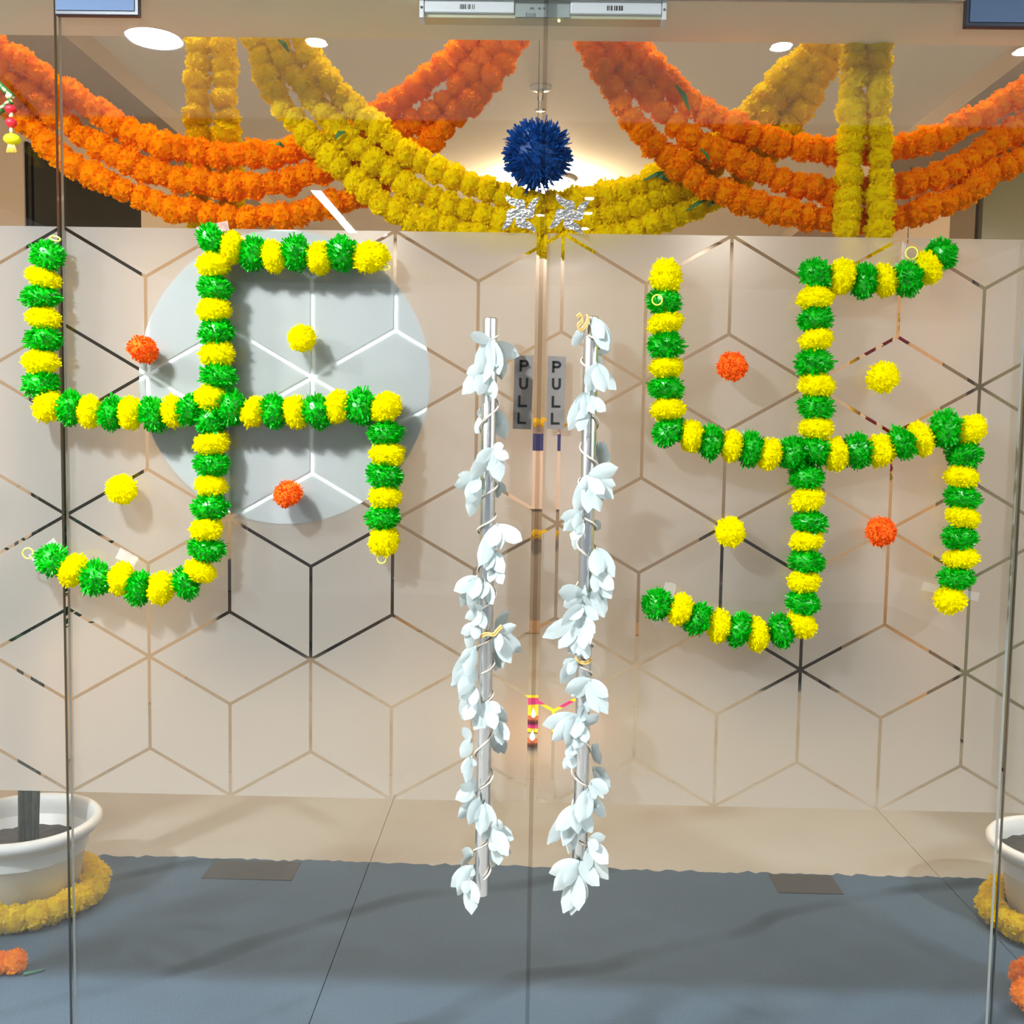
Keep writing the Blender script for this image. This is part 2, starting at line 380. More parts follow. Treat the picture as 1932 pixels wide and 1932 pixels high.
# ------------------------------------------------------------------ the room
LIN_Z = at(1000, -3, 0.006).z         # top of the glass / underside of the lintel
LIN_Y = 0.228
CZ, BZ = 2.83, 2.75                  # ceiling, bulkhead undersides
XL, XR, YB = -2.0, 2.12, 5.3
SEAM_L = at(119, 700, 0).x; SEAM_R = at(1921, 900, 0).x; SEAM_M = at(1014, 900, 0).x
OCZ = 2.75

floor = struct(MB().box((-3.2, -7.0, -0.06), (3.2, YB+0.1, -0.006)).build('floor', M['floor_base']))
# floor stones: grey by the door, beige beyond; the grey row has a chipped far edge
g0 = atz(150, 1612); g1 = atz(1750, 1655)
def edge_y(x):
    t = (x-g0.x)/(g1.x-g0.x); return g0.y+(g1.y-g0.y)*t
JX = [-3.2, atz(600, 1870).x-1.85, atz(640, 1780).x, atz(1735, 1612).x, 3.2]
random.seed(21)
for k in range(len(JX)-1):
    x0, x1 = JX[k]+.0012, JX[k+1]-.0012
    for (ya, yb, last) in ((-0.02, None, True),):
        n = 90 if last else 1; top = []
        for j in range(n+1):
            x = x0+(x1-x0)*j/n
            top.append((x, (edge_y(x)+(random.gauss(0, .006) if 0 < j < n else 0)) if last else yb))
        poly = [(x0, ya), (x1, ya)]+top[::-1]; nn = len(poly)
        V = [(p[0], p[1], 0.0) for p in poly]+[(p[0], p[1], -0.008) for p in poly]
        F = [tuple(range(nn))]+[(i, nn+i, nn+(i+1) % nn, (i+1) % nn) for i in range(nn)]
        obj('floor_stone', mesh('grey_floor_stone', V, F, M['grey_stone']), floor)
    yy = 0.9
    ys = [0.9, 2.10, 3.30, 4.50, YB]
    for a, b in zip(ys[:-1], ys[1:]):
        obj('floor_stone', MB().box((x0, a+.002, -0.012), (x1, b-.002, -0.0035)).me('beige_floor_stone', M['beige_stone']), floor)
    obj('floor_stone', MB().box((x0, -7.0, -0.012), (x1, -0.024, -0.001)).me('outer_floor_stone', M['out_stone']), floor)
for (pa, pb) in (((405, 1624), (550, 1662)), ((1450, 1650), (1592, 1688))):  # two flat dark rectangles near the far edge of the grey stone
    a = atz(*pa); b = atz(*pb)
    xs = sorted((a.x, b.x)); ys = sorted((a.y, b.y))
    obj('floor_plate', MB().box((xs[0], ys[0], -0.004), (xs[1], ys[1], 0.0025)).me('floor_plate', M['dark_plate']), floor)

struct(MB().box((XL-.1, LIN_Y, 0), (XL, YB, CZ)).build('wall_left', M['wall']))
struct(MB().box((XR, LIN_Y, 0), (XR+.1, YB, CZ)).build('wall_right', M['wall']))
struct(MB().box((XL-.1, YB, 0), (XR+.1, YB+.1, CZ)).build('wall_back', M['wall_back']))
BX0 = atz(230, 160, BZ).x; BX1 = atz(1850, 175, BZ).x
struct(MB().box((XL-.1, LIN_Y, CZ), (XR+.1, YB+.1, CZ+.08)).build('ceiling', M['ceil']))
struct(MB().box((XL, LIN_Y, BZ), (BX0, YB, CZ)).build('trim_1', M['trim']))
struct(MB().box((BX1, LIN_Y, BZ), (XR, YB, CZ)).build('trim_2', M['trim']))
struct(MB().box((-3.2, -0.006, LIN_Z), (3.2, LIN_Y, CZ+.08)).build('wall_front', M['lintel']))
struct(MB().box((-3.2, LIN_Y, -0.0), (XL-.1, LIN_Y+.1, CZ)).build('trim_3', M['lintel']))
struct(MB().box((XR+.1, LIN_Y, -0.0), (3.2, LIN_Y+.1, CZ)).build('trim_4', M['lintel']))
# outside: a white ceiling over the door, then a far one, its lack of light put into the colour
EY = -atz(1000, 229, OCZ).y
oc = struct(MB().box((-3.2, EY, OCZ), (3.2, -0.006, OCZ+.08)).build('ceiling', M['ceil_out']))
struct(MB().box((-3.2, -7.0, OCZ), (3.2, EY, OCZ+.08)).build('ceiling', M['ceil_dark']))

# dark window in the left wall, panels in the right wall
def wall_opening(name, X, a, b, side, frame, pane):
    y0, y1 = sorted((a[0], b[0])); z0, z1 = sorted((a[1], b[1])); t = 0.012*side
    o = struct(MB().box((min(X, X+t), y0, z0), (max(X, X+t), y1, z1)).build(name, frame))
    f = 0.03
    obj('pane', MB().box((min(X+t, X+t*1.6), y0+f, z0+f), (max(X+t, X+t*1.6), y1-f, z1-f)).me('pane', pane), o)
    return o
wa = atx(47, 300, XL); wb = atx(262, 420, XL)
wall_opening('window_3', XL, (wa.y, 2.55), (wb.y, 0.95), 1, M['window_dark'], M['window_dark'])
p0, p1, p2, p3 = atx(1740, 420, XR), atx(1800, 420, XR), atx(1862, 420, XR), atx(1932, 420, XR)
o4 = struct(MB().box((XR-.02, p3.y-.9, 0), (XR, p1.y, BZ-.01)).build('door_3', M['frame_dark']))
obj('panel', MB().box((XR-.03, p2.y+.06, 0.02), (XR-.02, p1.y-.03, BZ-.05)).me('panel', M['frame_brown']), o4)
obj('panel', MB().box((XR-.03, p3.y-.86, 0.02), (XR-.02, p2.y-.02, BZ-.05)).me('panel', M['pane_green']), o4)
struct(MB().box((XR-.016, p1.y+.02, 0), (XR, p0.y+.3, 2.45)).build('trim_5', M['wood']))
# skirting along the back wall
struct(MB().box((XL, YB-.015, 0), (XR, YB, .09)).build('baseboard_back', M['wood']))

# ------------------------------------------------------------------ lamps
def downlight(c, r, lamp, label, group=None, name='downlight', ring=None):
    t = thing(name, c, label, 'lamp', group); z = c[2]
    MB().lathe([(r, z-.004), (r*1.02, z-.010), (r*1.18, z-.008), (r*1.22, z)], 28, (c[0], c[1], 0)).build('trim_ring', M['white_box'], t, True)
    n = 28; V = [(c[0]+r*math.cos(6.2832*k/n), c[1]+r*math.sin(6.2832*k/n), z-.006) for k in range(n)]
    MB().add(V, [tuple(range(n-1, -1, -1))]).build('lens', lamp, t)
    return t
big = mir(291, 69, OCZ)
downlight(big, 0.088, M['disc_lamp'], 'large white round ceiling light mirrored in the glass at upper left', 'ceiling lights mirrored in the glass')
for (px, py, lab) in ((597, 76, 'small white ceiling spotlight mirrored beside the top of the yellow swag'),
                      (1474, 84, 'small white ceiling spotlight mirrored right of the orange garlands'),
                      (1934, 92, 'small white ceiling spotlight mirrored at the right edge of the frame')):
    downlight(mir(px, py, OCZ), 0.034, M['spot_lamp'], lab, 'ceiling lights mirrored in the glass')
for (px, py, lab) in ((1020, 404, 'tiny bright spotlight mirrored between the two foil symbols'),
                      (1112, 372, 'tiny bright spotlight mirrored above and right of the right foil symbol, topmost of three'),
                      (1110, 400, 'tiny bright spotlight mirrored right of the right foil symbol, middle of three'),
                      (1104, 429, 'tiny bright spotlight mirrored below right of the right foil symbol, lowest of three')):
    downlight(mir(px, py, OCZ), 0.026, M['spot_lamp'], lab, 'far ceiling spotlights mirrored in the glass')
# added unseen fill lamps outside, left and right of the door
for x in (-2.75, 2.75):
    downlight(Vector((x, -1.5, OCZ)), 0.088, M['disc_lamp'], 'round ceiling light of the outer corridor beyond the %s of the door' % ('left' if x < 0 else 'right'), 'corridor ceiling lights')
# inside: added unseen fill lamps behind the lintel and deep in, the warm lamp, two linear lights
for k, x in enumerate((-1.5, -0.9, -0.3, 0.3, 0.9, 1.5)):
    CT = CZ if BX0 < x < BX1 else BZ
    t = downlight(Vector((x, 0.42, CT-.02)), 0.06, M['can_lamp'], 'can ceiling light just inside the door, %s from the left' % ('first', 'second', 'third', 'fourth', 'fifth', 'sixth')[k], 'can lights just inside the door')
    MB().lathe([(.075, CT), (.075, CT-.075), (.070, CT-.075), (.070, CT-.03)], 28, (x, .42, 0)).build('can', M['white_box'], t, True)
for k, x in enumerate((-1.46, 0.0, 1.46)):  # added unseen lamps to brighten the pots and entrance floor
    t = downlight(Vector((x, 1.08, CZ-.02)), 0.035, M['pot_lamp'], 'narrow can ceiling light over the entrance floor, %s of three' % ('leftmost', 'middle', 'rightmost')[k], 'narrow can lights over the entrance floor')
    MB().lathe([(.046, CZ), (.046, CZ-.105), (.043, CZ-.105), (.043, CZ-.03)], 24, (x, 1.08, 0)).build('can', M['white_box'], t, True)
for x in (-1.1, 0.1, 1.2):  # added unseen lamps to light the back wall and floor
    downlight(Vector((x, 5.12, CZ)), 0.06, M['in_lamp'], 'round ceiling light deep in the lobby, %s' % ('left' if x < -.5 else 'right' if x > .5 else 'in the middle'), 'ceiling lights deep in the lobby')
pl = atz(1033, 336, CZ)
t = thing('ceiling_lamp', pl, 'warm glowing ceiling lamp half hidden behind the blue pompom', 'lamp')
MB().lathe([(0.02, CZ-.0), (.15, CZ-.0), (.15, CZ-.02), (.13, CZ-.025)], 28, (pl.x, pl.y, 0)).build('base', M['white_box'], t, True)
MB().ball((pl.x, pl.y, CZ-.045), (.13, .13, .045), 0, 24, 10).build('shade', M['pend_lamp'], t, True)
la, lb = mir(590, 352, OCZ), mir(668, 430, OCZ)
t = thing('linear_light', la, 'white linear ceiling light mirrored slanting over the left orange garlands', 'lamp'); x = (la.x+lb.x)/2
MB().box((x-.034, lb.y-.04, OCZ-.02), (x+.034, la.y, OCZ)).build('housing', M['white_box'], t)
for ya, yb in ((lb.y+.35, la.y-.01), (lb.y+.14, lb.y+.30), (lb.y-.03, lb.y+.10)):
    MB().box((x-.026, ya, OCZ-.024), (x+.026, yb, OCZ-.02)).build('diffuser', M['strip_lamp'], t)
sp = atz(1020, 163, CZ)
t = thing('sprinkler', sp, 'small metal fire sprinkler on the ceiling above the blue pompom', 'sprinkler')
MB().lathe([(.0, 0), (.045, 0), (.04, -.012), (.015, -.016)], 20, sp).build('rosette', M['white_box'], t, True)
MB().lathe([(.013, -.014), (.013, -.05), (.007, -.055), (.007, -.09)], 12, sp).lathe([(.0, -.09), (.022, -.09), (.022, -.094), (0, -.094)], 14, sp).build('nozzle', M['steel'], t, True)

# ------------------------------------------------------------------ glass doors and side panes with frosted film panels
GT = 0.006
LS = 0.2; LX0, LZ0 = -0.473, 0.96
def lat(i, k): return Vector((LX0+i*LS*math.sqrt(3)/2, LZ0+k*LS*.5))
def clip(poly, x0, x1, z0, z1):
    for (ax, lim, sg) in ((0, x0, 1), (0, x1, -1), (1, z0, 1), (1, z1, -1)):
        out = []
        for k in range(len(poly)):
            a, b = poly[k-1], poly[k]; da, db = (a[ax]-lim)*sg, (b[ax]-lim)*sg
            if (da >= 0) != (db >= 0): out.append(a+(b-a)*(da/(da-db)))
            if db >= 0: out.append(b)
        poly = out
        if len(poly) < 3: return []
    return poly
def inset(poly, w):
    n = len(poly); out = []
    ar = sum(poly[k-1].x*poly[k].y-poly[k].x*poly[k-1].y for k in range(n)); sg = 1 if ar > 0 else -1
    for k in range(n):
        a, b, c = poly[k-1], poly[k], poly[(k+1) % n]
        d1 = (b-a).normalized(); d2 = (c-b).normalized(); n1 = Vector((-d1.y, d1.x))*sg; n2 = Vector((-d2.y, d2.x))*sg
        q = (n1+n2); out.append(b+q*(w/max(.2, 1+n1.dot(n2))))
    return out
def glazing(name, x0, x1, film_x):
    mb = MB().plate([(x0, 0.004), (x1, 0.004), (x1, LIN_Z-.002), (x0, LIN_Z-.002)], -GT, GT, 0, 1)
    o = struct(mb.build(name, [M['glass'], M['edge_light' if name.startswith('door') else 'edge_dark']]))
    fx0, fx1 = film_x; fz0, fz1 = LZ0-3*LS*.5, LZ0+9*LS*.5
    for k in range(-9, 13, 3):
        for i in range(-16, 18):
            if (i+k//3) % 2: continue
            for quad in (((i, k), (i+1, k-1), (i+2, k), (i+1, k+1)), ((i, k), (i+1, k+1), (i+1, k+3), (i, k+2)), ((i, k), (i, k+2), (i-1, k+3), (i-1, k+1))):
                P = [lat(*q) for q in quad]
                P = inset(P, 0.0034); P = clip(P, fx0, fx1, fz0, fz1)
                if len(P) < 3: continue
                ar = abs(sum(P[j-1].x*P[j].y-P[j].x*P[j-1].y for j in range(len(P))))/2
                if ar < 2e-5: continue
                obj('film_panel', mesh('film_panel', [(p.x, GT+.0008, p.y) for p in P], [tuple(range(len(P)))], M['film']), o)
    return o
G = 0.0048
door1 = glazing('door_1', SEAM_L+G, SEAM_M-G, (SEAM_L+.004, SEAM_M-.011))
door2 = glazing('door_2', SEAM_M+G, SEAM_R-G, (SEAM_M+.011, SEAM_R-.004))
glazing('window_1', -2.0, SEAM_L-G, (-1.7, SEAM_L-.006))
glazing('window_2', SEAM_R+G, 2.1, (SEAM_R+.006, 1.7))
MB().box((SEAM_M-.0044, -.0045, 0.004), (SEAM_M+.0044, .0045, LIN_Z-.002)).build('edge_seal', M['seal'], door1)  # added tinted strip, stands in for dark refraction in the glass edges
# patch fittings at the upper hinge corners
for d, xa, xb, zb in ((door1, SEAM_L+G, at(262, 10, -.02).x, at(200, 29, -.02).z), (door2, at(1822, 20, -.02).x, SEAM_R-G, at(1880, 51, -.02).z)):
    p = MB().box((xa, -.022, zb), (xb, -GT, LIN_Z-.003), 0, .0015).build('patch_fitting', M['dark'], d)
    e = .008
    MB().box((xa+(.003 if d is door1 else e), -.0245, zb+e), (xb-(e if d is door1 else .003), -.022, LIN_Z-.004)).build('cover_plate', M['patch_face'], p)
# pull handles
HANDLE = []
for d, (px, py0, py1) in ((door1, (917, 600, 1688)), (door2, (1104, 597, 1684))):
    HY = -.062; c = at(px, 1145, HY); zt = at(px+10, py0, HY).z; zb = at(px-12, py1, HY).z; r = .0152
    hb = MB().lathe([(0, zb), (r*.9, zb), (r, zb+.003), (r, zt-.003), (r*.9, zt), (r*.75, zt), (r*.72, zt-.02), (0, zt-.02)], 28, (c.x, HY, 0)).build('door_handle', M['steel'], d, True)
    for zz in (zt-.17, zb+.21):
        MB().tube([(c.x, HY+.012, zz), (c.x, -GT, zz)], .009, 14).build('standoff', M['steel'], hb, True)
    HANDLE.append((c.x, HY, zt, zb, r))

# ------------------------------------------------------------------ pull signs
def letter(ch, c, h, w, sw):
    x, z = c; mb = []
    l, rr, t, b = x-w/2+sw/2, x+w/2-sw/2, z+h/2-sw/2, z-h/2+sw/2
    if ch == 'P':
        rad = (t-(z-.02*h))/2; cz = t-rad
        arc = [(rr-rad+rad*math.cos(a), cz+rad*math.sin(a)) for a in [math.pi/2-math.pi*k/10 for k in range(11)]]
        return [[(l, b-sw/2), (l, t+sw/2)], [(l, t)]+arc+[(l, cz-rad)]]
    if ch == 'U':
        rad = (rr-l)/2; arc = [(x+rad*math.cos(a), b+rad+rad*math.sin(a)) for a in [math.pi+math.pi*k/10 for k in range(11)]]
        return [[(l, t+sw/2)]+arc+[(rr, t+sw/2)]]
    return [[(l, t+sw/2), (l, b), (rr+sw/2, b)]]
for cor, let, lab in ((((971, 671), (1007, 671), (1002, 810), (967.5, 809)), ((989, 690), (988, 724), (986, 757), (984.5, 789)), 'grey pull sign on the left door beside the seam'),
                      (((1034, 672), (1068, 673), (1064, 810), (1031, 809)), ((1050, 692), (1049.5, 724.5), (1049, 758), (1047.5, 790)), 'grey pull sign on the right door beside the seam')):
    P = [at(x, y, -GT-.0025) for x, y in cor]; c = sum(P, Vector())/4
    t = thing('pull_sign', c, lab, 'sign', 'grey pull signs')
    MB().plate([(p.x, p.z) for p in P][::-1], -GT-.003, -GT-.0003).build('plate', M['sign'], t)
    for ch, (lx, ly) in zip('PULL', let):
        q = at(lx, ly, -GT-.0035); mb = MB()
        for st in letter(ch, (q.x, q.z), 21.5*PX, 16.5*PX, 4.2*PX): mb.stroke(st, 4.2*PX, -GT-.0038, -GT-.003)
        mb.build('letter', M['ink'], t)

# ------------------------------------------------------------------ magnetic lock under the lintel
MY0, MY1 = 0.0125, 0.055
def mx(px): return at(px, 20, MY0).x
def mz(py): return at(1000, py, MY0).z
t = thing('magnetic_lock', (mx(1024), MY0, LIN_Z), 'white and grey magnetic door lock at the top of the doors', 'door lock')
MB().box((mx(797), MY0+.004, mz(33)), (mx(1252), MY1, LIN_Z)).build('rail', M['rail'], t)
for a, b, bars in ((801, 970, 868), (1076, 1248, 1145)):
    h = MB().box((mx(a), MY0-.004, mz(26)), (mx(b), MY0+.03, LIN_Z+.0), 0, .002).build('housing', M['white_box'], t)
    st = MB()
    random.seed(a)
    xx = bars
    while xx < bars+30:
        w = random.choice((1.2, 2.0, 3.0)); st.box((mx(xx), MY0-.0046, mz(20)), (mx(xx+w), MY0-.004, mz(11))); xx += w+random.choice((1.4, 2.4, 3.4))
    st.build('barcode', M['ink'], h)
lp = MB().box((mx(972), MY0, mz(32)), (mx(1075), MY0+.004, LIN_Z)).build('label_plate', M['steel_label'], t)
st = MB()
for (x0, y0, x1, y1) in ((992, 24, 995, 30), (997, 25, 999, 30), (1001, 25, 1003, 30), (1005, 25, 1007, 30), (1008, 25, 1011, 30), (991, 30.5, 1011, 31.2), (1000, 14, 1008, 18), (1015, 14, 1021, 18), (1024, 14, 1029, 18)):
    st.box((mx(x0), MY0-.0005, mz(y1)), (mx(x1), MY0, mz(y0)))
st.build('print', M['ink_soft'], lp)
for a in (792, 1249):
    e = MB().box((mx(a), MY0-.006, mz(37)), (mx(a+8), MY0+.03, LIN_Z), 0, .001).build('end_bracket', M['white_box'], t)
    MB().tube([(mx(a+4), MY0-.0065, mz(18)), (mx(a+4), MY0-.006, mz(18))], .003, 10).build('screw', M['ink_soft'], e)
MB().ball((mx(1055), MY0+.004, mz(37)), .003).build('indicator', M['led'], t)

# ------------------------------------------------------------------ white round board behind the left door
bc = at(537, 714, .014); br = 274*PX*1.007
t = obj('round_board', MB().lathe([(0, -.004), (br-.002, -.004), (br, -.002), (br, .004), (0, .004)], 96).me('round_board', M['board'], False), None, bc)
t.rotation_euler = (R(90), 0, 0)
tag(t, 'large round white board behind the frosted left door', 'board')

# ------------------------------------------------------------------ pompom garlands on the glass
PY = -0.036
def px_len(n): return n*PX*0.985
def pom_garland(beads, rings, label, first):
    W3 = [at(x, y, PY) for (x, y, *_) in beads]
    t = thing('pompom_garland', W3[0], label, 'garland', 'green and yellow pompom garlands taped to the doors')
    MB().tube(W3, .0014, 5).build('thread', M['thread'], t)
    c = first
    for k, p in enumerate(W3):
        if len(beads[k]) > 2: c = beads[k][2]
        col = {'g': 'green', 'y': 'yellow'}[c]
        a = W3[min(k+1, len(W3)-1)]-W3[max(k-1, 0)]; a.normalize()
        endp = k in (0, len(W3)-1)
        gap = min([(W3[j]-p).length for j in (k-1, k+1) if 0 <= j < len(W3)])
        ax = max(random.uniform(.60, .68)*gap, .0225)*(1.0 if not endp else 1.1); ra = px_len(random.uniform(31.5, 35.5)) if not endp else px_len(30)
        if endp: ax = max(ax, ra*.88)
        zx = a; xx = Vector((0, 1, 0)).cross(zx).normalized(); yy = zx.cross(xx)
        rot = Matrix((xx, yy, zx)).transposed().to_4x4()
        tw = random.uniform(-.28, .28)
        m = Matrix.Translation(p+Vector((0, random.uniform(-.003, .003), 0))) @ Matrix.Rotation(tw, 4, 'Y') @ rot @ Matrix.Diagonal((ra/1.03, min(ra, .0350)/1.03, ax/1.03, 1)) @ Matrix.Rotation(random.uniform(0, 6.28), 4, 'Z')
        obj('pompom', random.choice(POM[col]), t, mtx=m)
        c = 'y' if c == 'g' else 'g'
    for (x, y, sx, sy, ang, k) in rings:
        c0 = at(x, y, PY-.004 if k >= 0 else PY-.034); mb = MB()
        ca, sa = math.cos(R(ang)), math.sin(R(ang))
        pts = []
        for j in range(21):
            u, v = sx*PX*math.cos(6.2832*j/20), sy*PX*math.sin(6.2832*j/20); pts.append(c0+Vector((u*ca-v*sa, 0.0, u*sa+v*ca)))
        mb.tube(pts, 1.5*PX, 6, 0, False).build('ring', M['ring'], t, True)
        if k >= 0: MB().tube([c0+(W3[k]-c0).normalized()*(min(sx, sy)*PX), W3[k]], .0012, 5).build('loop_thread', M['thread'], t)
    return t
A = [(89,484),(81.5,525),(78,561),(83,600.5),(83,641),(79,683),(77,724),(93,767),(135,770),(169,777),(212,779),(247,780),(289,782),(326,776),(359,772),(398,792,'g'),(437,768,'g'),(479,777),(517,777),(557,777),(598,777),(637,767),(681,767),(727,770),(727,817),(730,857),(725,897),(727,937),(722,976),(724,1020)]
B = [(697,485),(645,478),(603,487),(559,477),(517,484),(478,478),(438,468),(402,455),(404,499),(406,545),(404,585),(407,627),(409,668),(412,709),(399,751),(399,836,'y'),(399,876),(397,916),(396,957),(390,998),(390,1036),(377,1077),(350,1100),(303,1110),(262,1110),(229,1092),(182,1091),(140,1076),(100,1058)]
Cc = [(1257,522),(1253,570),(1255,610),(1257,652),(1257,693),(1257,733),(1260,772),(1261,814),(1304,823),(1340,834),(1380,841),(1416,847),(1451,857),(1496,857),(1575,857,'y'),(1618,851),(1660,850),(1700,836),(1737,828),(1783,809),(1829,812),(1820,857),(1814,900),(1815,939),(1815,975),(1812,1014),(1815,1054),(1804,1090),(1793,1131)]
D = [(1776,480),(1750,506),(1711,526),(1669,529),(1630,530),(1588,522),(1541,518),(1538,562),(1538,602),(1540,641),(1536,684),(1540,727),(1540,767),(1540,808),(1537,850),(1522,902,'g'),(1523,942),(1527,984),(1523,1020),(1522,1058),(1518,1097),(1514,1137),(1511,1177),(1474,1190),(1429,1197),(1393,1188),(1356,1181),(1316,1167),(1283,1150),(1241,1140)]
random.seed(5)
pom_garland(A, [(104, 450, 10, 4, -12, 0), (720, 1055, 8, 8, 20, len(A)-1)], 'pompom garland from the far left edge across the white disc, dropping at its right end', 'g')
pom_garland(B, [(726, 505, 10, 4, 0, 0), (53, 1044, 10, 10, 0, len(B)-1)], 'pompom garland along the top of the white disc, down and curling to the lower left', 'y')
pom_garland(Cc, [(1240, 566, 9, 9, 0, -1)], 'pompom garland sagging across the right door, starting with a yellow pompom beside the handle', 'y')
pom_garland(D, [(1720, 478, 11, 11, 30, 1)], 'pompom garland from the upper right corner down the right door, hooking left at the bottom', 'g')
for (x, y, col, r, sq, lab) in ((270, 660, 'orange', 30, .8, 'orange pompom on the left edge of the white disc'),
        (570, 638, 'yellow', 25, 1.05, 'lone yellow pompom on the white disc'),
        (230, 924, 'yellow', 29, 1.0, 'lone yellow pompom on frosted film left of the white disc'),
        (543, 932, 'orange', 29, .8, 'orange pompom near the bottom of the white disc'),
        (1382, 692, 'orange', 28, 1.0, 'orange pompom in the upper left quarter of the right door symbol'),
        (1666, 712, 'yellow', 30, 1.0, 'lone yellow pompom in the upper right quarter of the right door symbol'),
        (1378, 1004, 'yellow', 29, 1.0, 'lone yellow pompom in the lower left quarter of the right door symbol'),
        (1662, 1003, 'orange', 28, 1.0, 'orange pompom in the lower right quarter of the right door symbol')):
    p = at(x, y, PY); m = Matrix.Translation(p) @ Matrix.Diagonal((px_len(r)/1.03, .031, px_len(r)*sq/1.03, 1)) @ rnd_rot()
    tag(obj('pompom', random.choice(POM[col]), None, mtx=m), lab, 'pompom', 'single pompoms stuck on the doors')
# clear tape holding the garland ends
for (x, y, w, h, ang, lab) in ((1262, 1116, 22, 34, -12, 'clear tape strip above the lower left end of the right door garland'),
        (1243, 1176, 24, 16, 20, 'clear tape scrap under the lower left end of the right door garland'),
        (1793, 1116, 108, 17, -10, 'long clear tape strip behind the lowest right yellow pompom'),
        (1842, 797, 40, 14, 8, 'clear tape strip at the right corner of the right door garland'),
        (88, 1046, 60, 34, 35, 'crumpled clear tape at the lower left end of the left door garland'),
        (240, 1052, 40, 22, -28, 'clear tape scrap above the bottom curve of the left door garland'),
        (402, 432, 60, 18, 12, 'crumpled clear tape above the topmost green pompom by the disc'),
        (1704, 488, 9, 56, 2, 'narrow clear tape strip left of the yellow ring at upper right')):
    c = at(x, y, -GT-.001); ca, sa = math.cos(R(ang)), math.sin(R(ang))
    random.seed(x); V = []; F = []; nx = 5
    for k in range(nx):
        for j in (0, 1):
            u = (k/(nx-1)-.5)*w*PX; v = (j-.5)*h*PX*random.uniform(.85, 1.1)
            V.append(c+Vector((u*ca-v*sa, -random.uniform(0, .002), u*sa+v*ca)))
    F = [(2*k, 2*k+2, 2*k+3, 2*k+1) for k in range(nx-1)]
    tag(MB().add(V, F).build('tape_strip', M['tape'], None, False, c), lab, 'tape', 'clear tape strips')

# ------------------------------------------------------------------ marigold garlands hanging inside, behind the lintel
def strand(path, Y, col, label, group, leaves=(), step=31, rpx=27.5, name='marigold_garland'):
    P2 = catmull([(x, y, 0) for x, y in path], step); W3 = [at(p.x, p.y, Y) for p in P2]
    t = thing(name, W3[0], label, 'garland', group)
    MB().tube(W3, .002, 5).build('thread', M['thread'], t)
    sc = (Y+2.144)/FPX
    for p in W3:
        r = rpx*sc*random.uniform(.9, 1.1)
        m = Matrix.Translation(p+Vector((random.uniform(-.004, .004), random.uniform(-.005, .005), random.uniform(-.004, .004)))) @ rnd_rot() @ Matrix.Diagonal((r, r, r*random.uniform(.8, 1), 1))
        obj('marigold', random.choice(MARI[col]), t, mtx=m)
    for (x0, y0, x1, y1, w) in leaves:
        a = at(x0, y0, Y-.034); b = at(x1, y1, Y-.036); d = b-a; s = d.cross(Vector((0, 1, 0))).normalized()*(w*sc/2)
        mid = (a+b)/2+Vector((0, -.006, 0))+s*.6
        V = [a-s*.4, a+s*.4, mid-s, mid+s, b-s*.3, b+s*.3]; V += [v+Vector((0, .0015, 0)) for v in V]
        MB().add(V, [(0,1,3,2),(2,3,5,4),(6,8,9,7),(8,10,11,9),(0,2,8,6),(2,4,10,8),(1,7,9,3),(3,9,11,5),(0,6,7,1),(4,5,11,10)]).build('leaf', M['leaf'], t)
    return t
random.seed(9)
OL = 'orange marigold strands sagging at left'
strand([(-90,20),(-30,70),(40,112),(110,165),(190,215),(260,255),(340,283),(420,292),(500,290),(570,280),(640,260),(700,225),(760,185),(815,142),(865,95),(900,50),(925,15)], .43, 'orange', 'upper strand of the left orange marigold swag', OL, [(520,272,535,276,8)])
strand([(-90,75),(-40,112),(50,178),(130,238),(200,285),(280,320),(360,340),(440,350),(520,345),(580,330),(640,318),(700,288),(760,245),(820,205),(870,158),(915,105),(945,55),(965,15)], .43, 'orange', 'middle strand of the left orange marigold swag', OL)
strand([(-90,125),(-40,160),(40,222),(110,287),(170,327),(240,360),(320,390),(400,406),(480,410),(560,404),(620,387),(690,365),(750,320),(805,272),(860,222),(908,168),(948,115),(978,60),(1000,15)], .43, 'orange', 'lowest strand of the left orange marigold swag', OL)
YL = 'yellow marigold strands sagging in the middle'
strand([(545,15),(565,62),(590,112),(632,165),(685,218),(735,262),(790,300),(850,332),(910,354),(970,378),(1030,388),(1090,380),(1150,365),(1210,347),(1270,320),(1320,290),(1380,245),(1425,200),(1470,150),(1515,105),(1545,60),(1560,20)], .36, 'yellow', 'upper strand of the middle yellow marigold swag, just under the blue pompom', YL, [(1215,340,1265,322,7),(1235,330,1262,344,9)])
strand([(500,15),(518,68),(550,130),(592,190),(640,245),(690,293),(740,330),(800,367),(860,392),(920,408),(980,422),(1040,427),(1100,418),(1170,402),(1240,378),(1300,350),(1350,310),(1400,265),(1450,215),(1495,165),(1540,115),(1568,65),(1580,20)], .36, 'yellow', 'middle strand of the middle yellow marigold swag', YL, [(632,262,652,248,9),(525,75,545,98,9)])
strand([(460,15),(475,68),(498,130),(532,195),(578,252),(620,292),(665,337),(710,375),(770,407),(830,428),(900,444),(970,457),(1040,463),(1110,456),(1180,440),(1250,412),(1310,392),(1368,362),(1420,318),(1465,270),(1505,215),(1540,160),(1570,105),(1590,55),(1600,20)], .36, 'yellow', 'lowest strand of the middle yellow marigold swag', YL, [(1295,398,1340,374,8),(1335,388,1352,382,7)])
OR = 'orange marigold strands sagging at right'
strand([(1165,15),(1182,58),(1217,112),(1265,160),(1320,207),(1370,232),(1420,250),(1470,268),(1530,282),(1590,287),(1650,286),(1710,276),(1770,258),(1830,230),(1880,203),(1932,170),(1990,125)], .29, 'orange', 'upper strand of the right orange marigold swag', OR, [(1275,160,1300,207,9)])
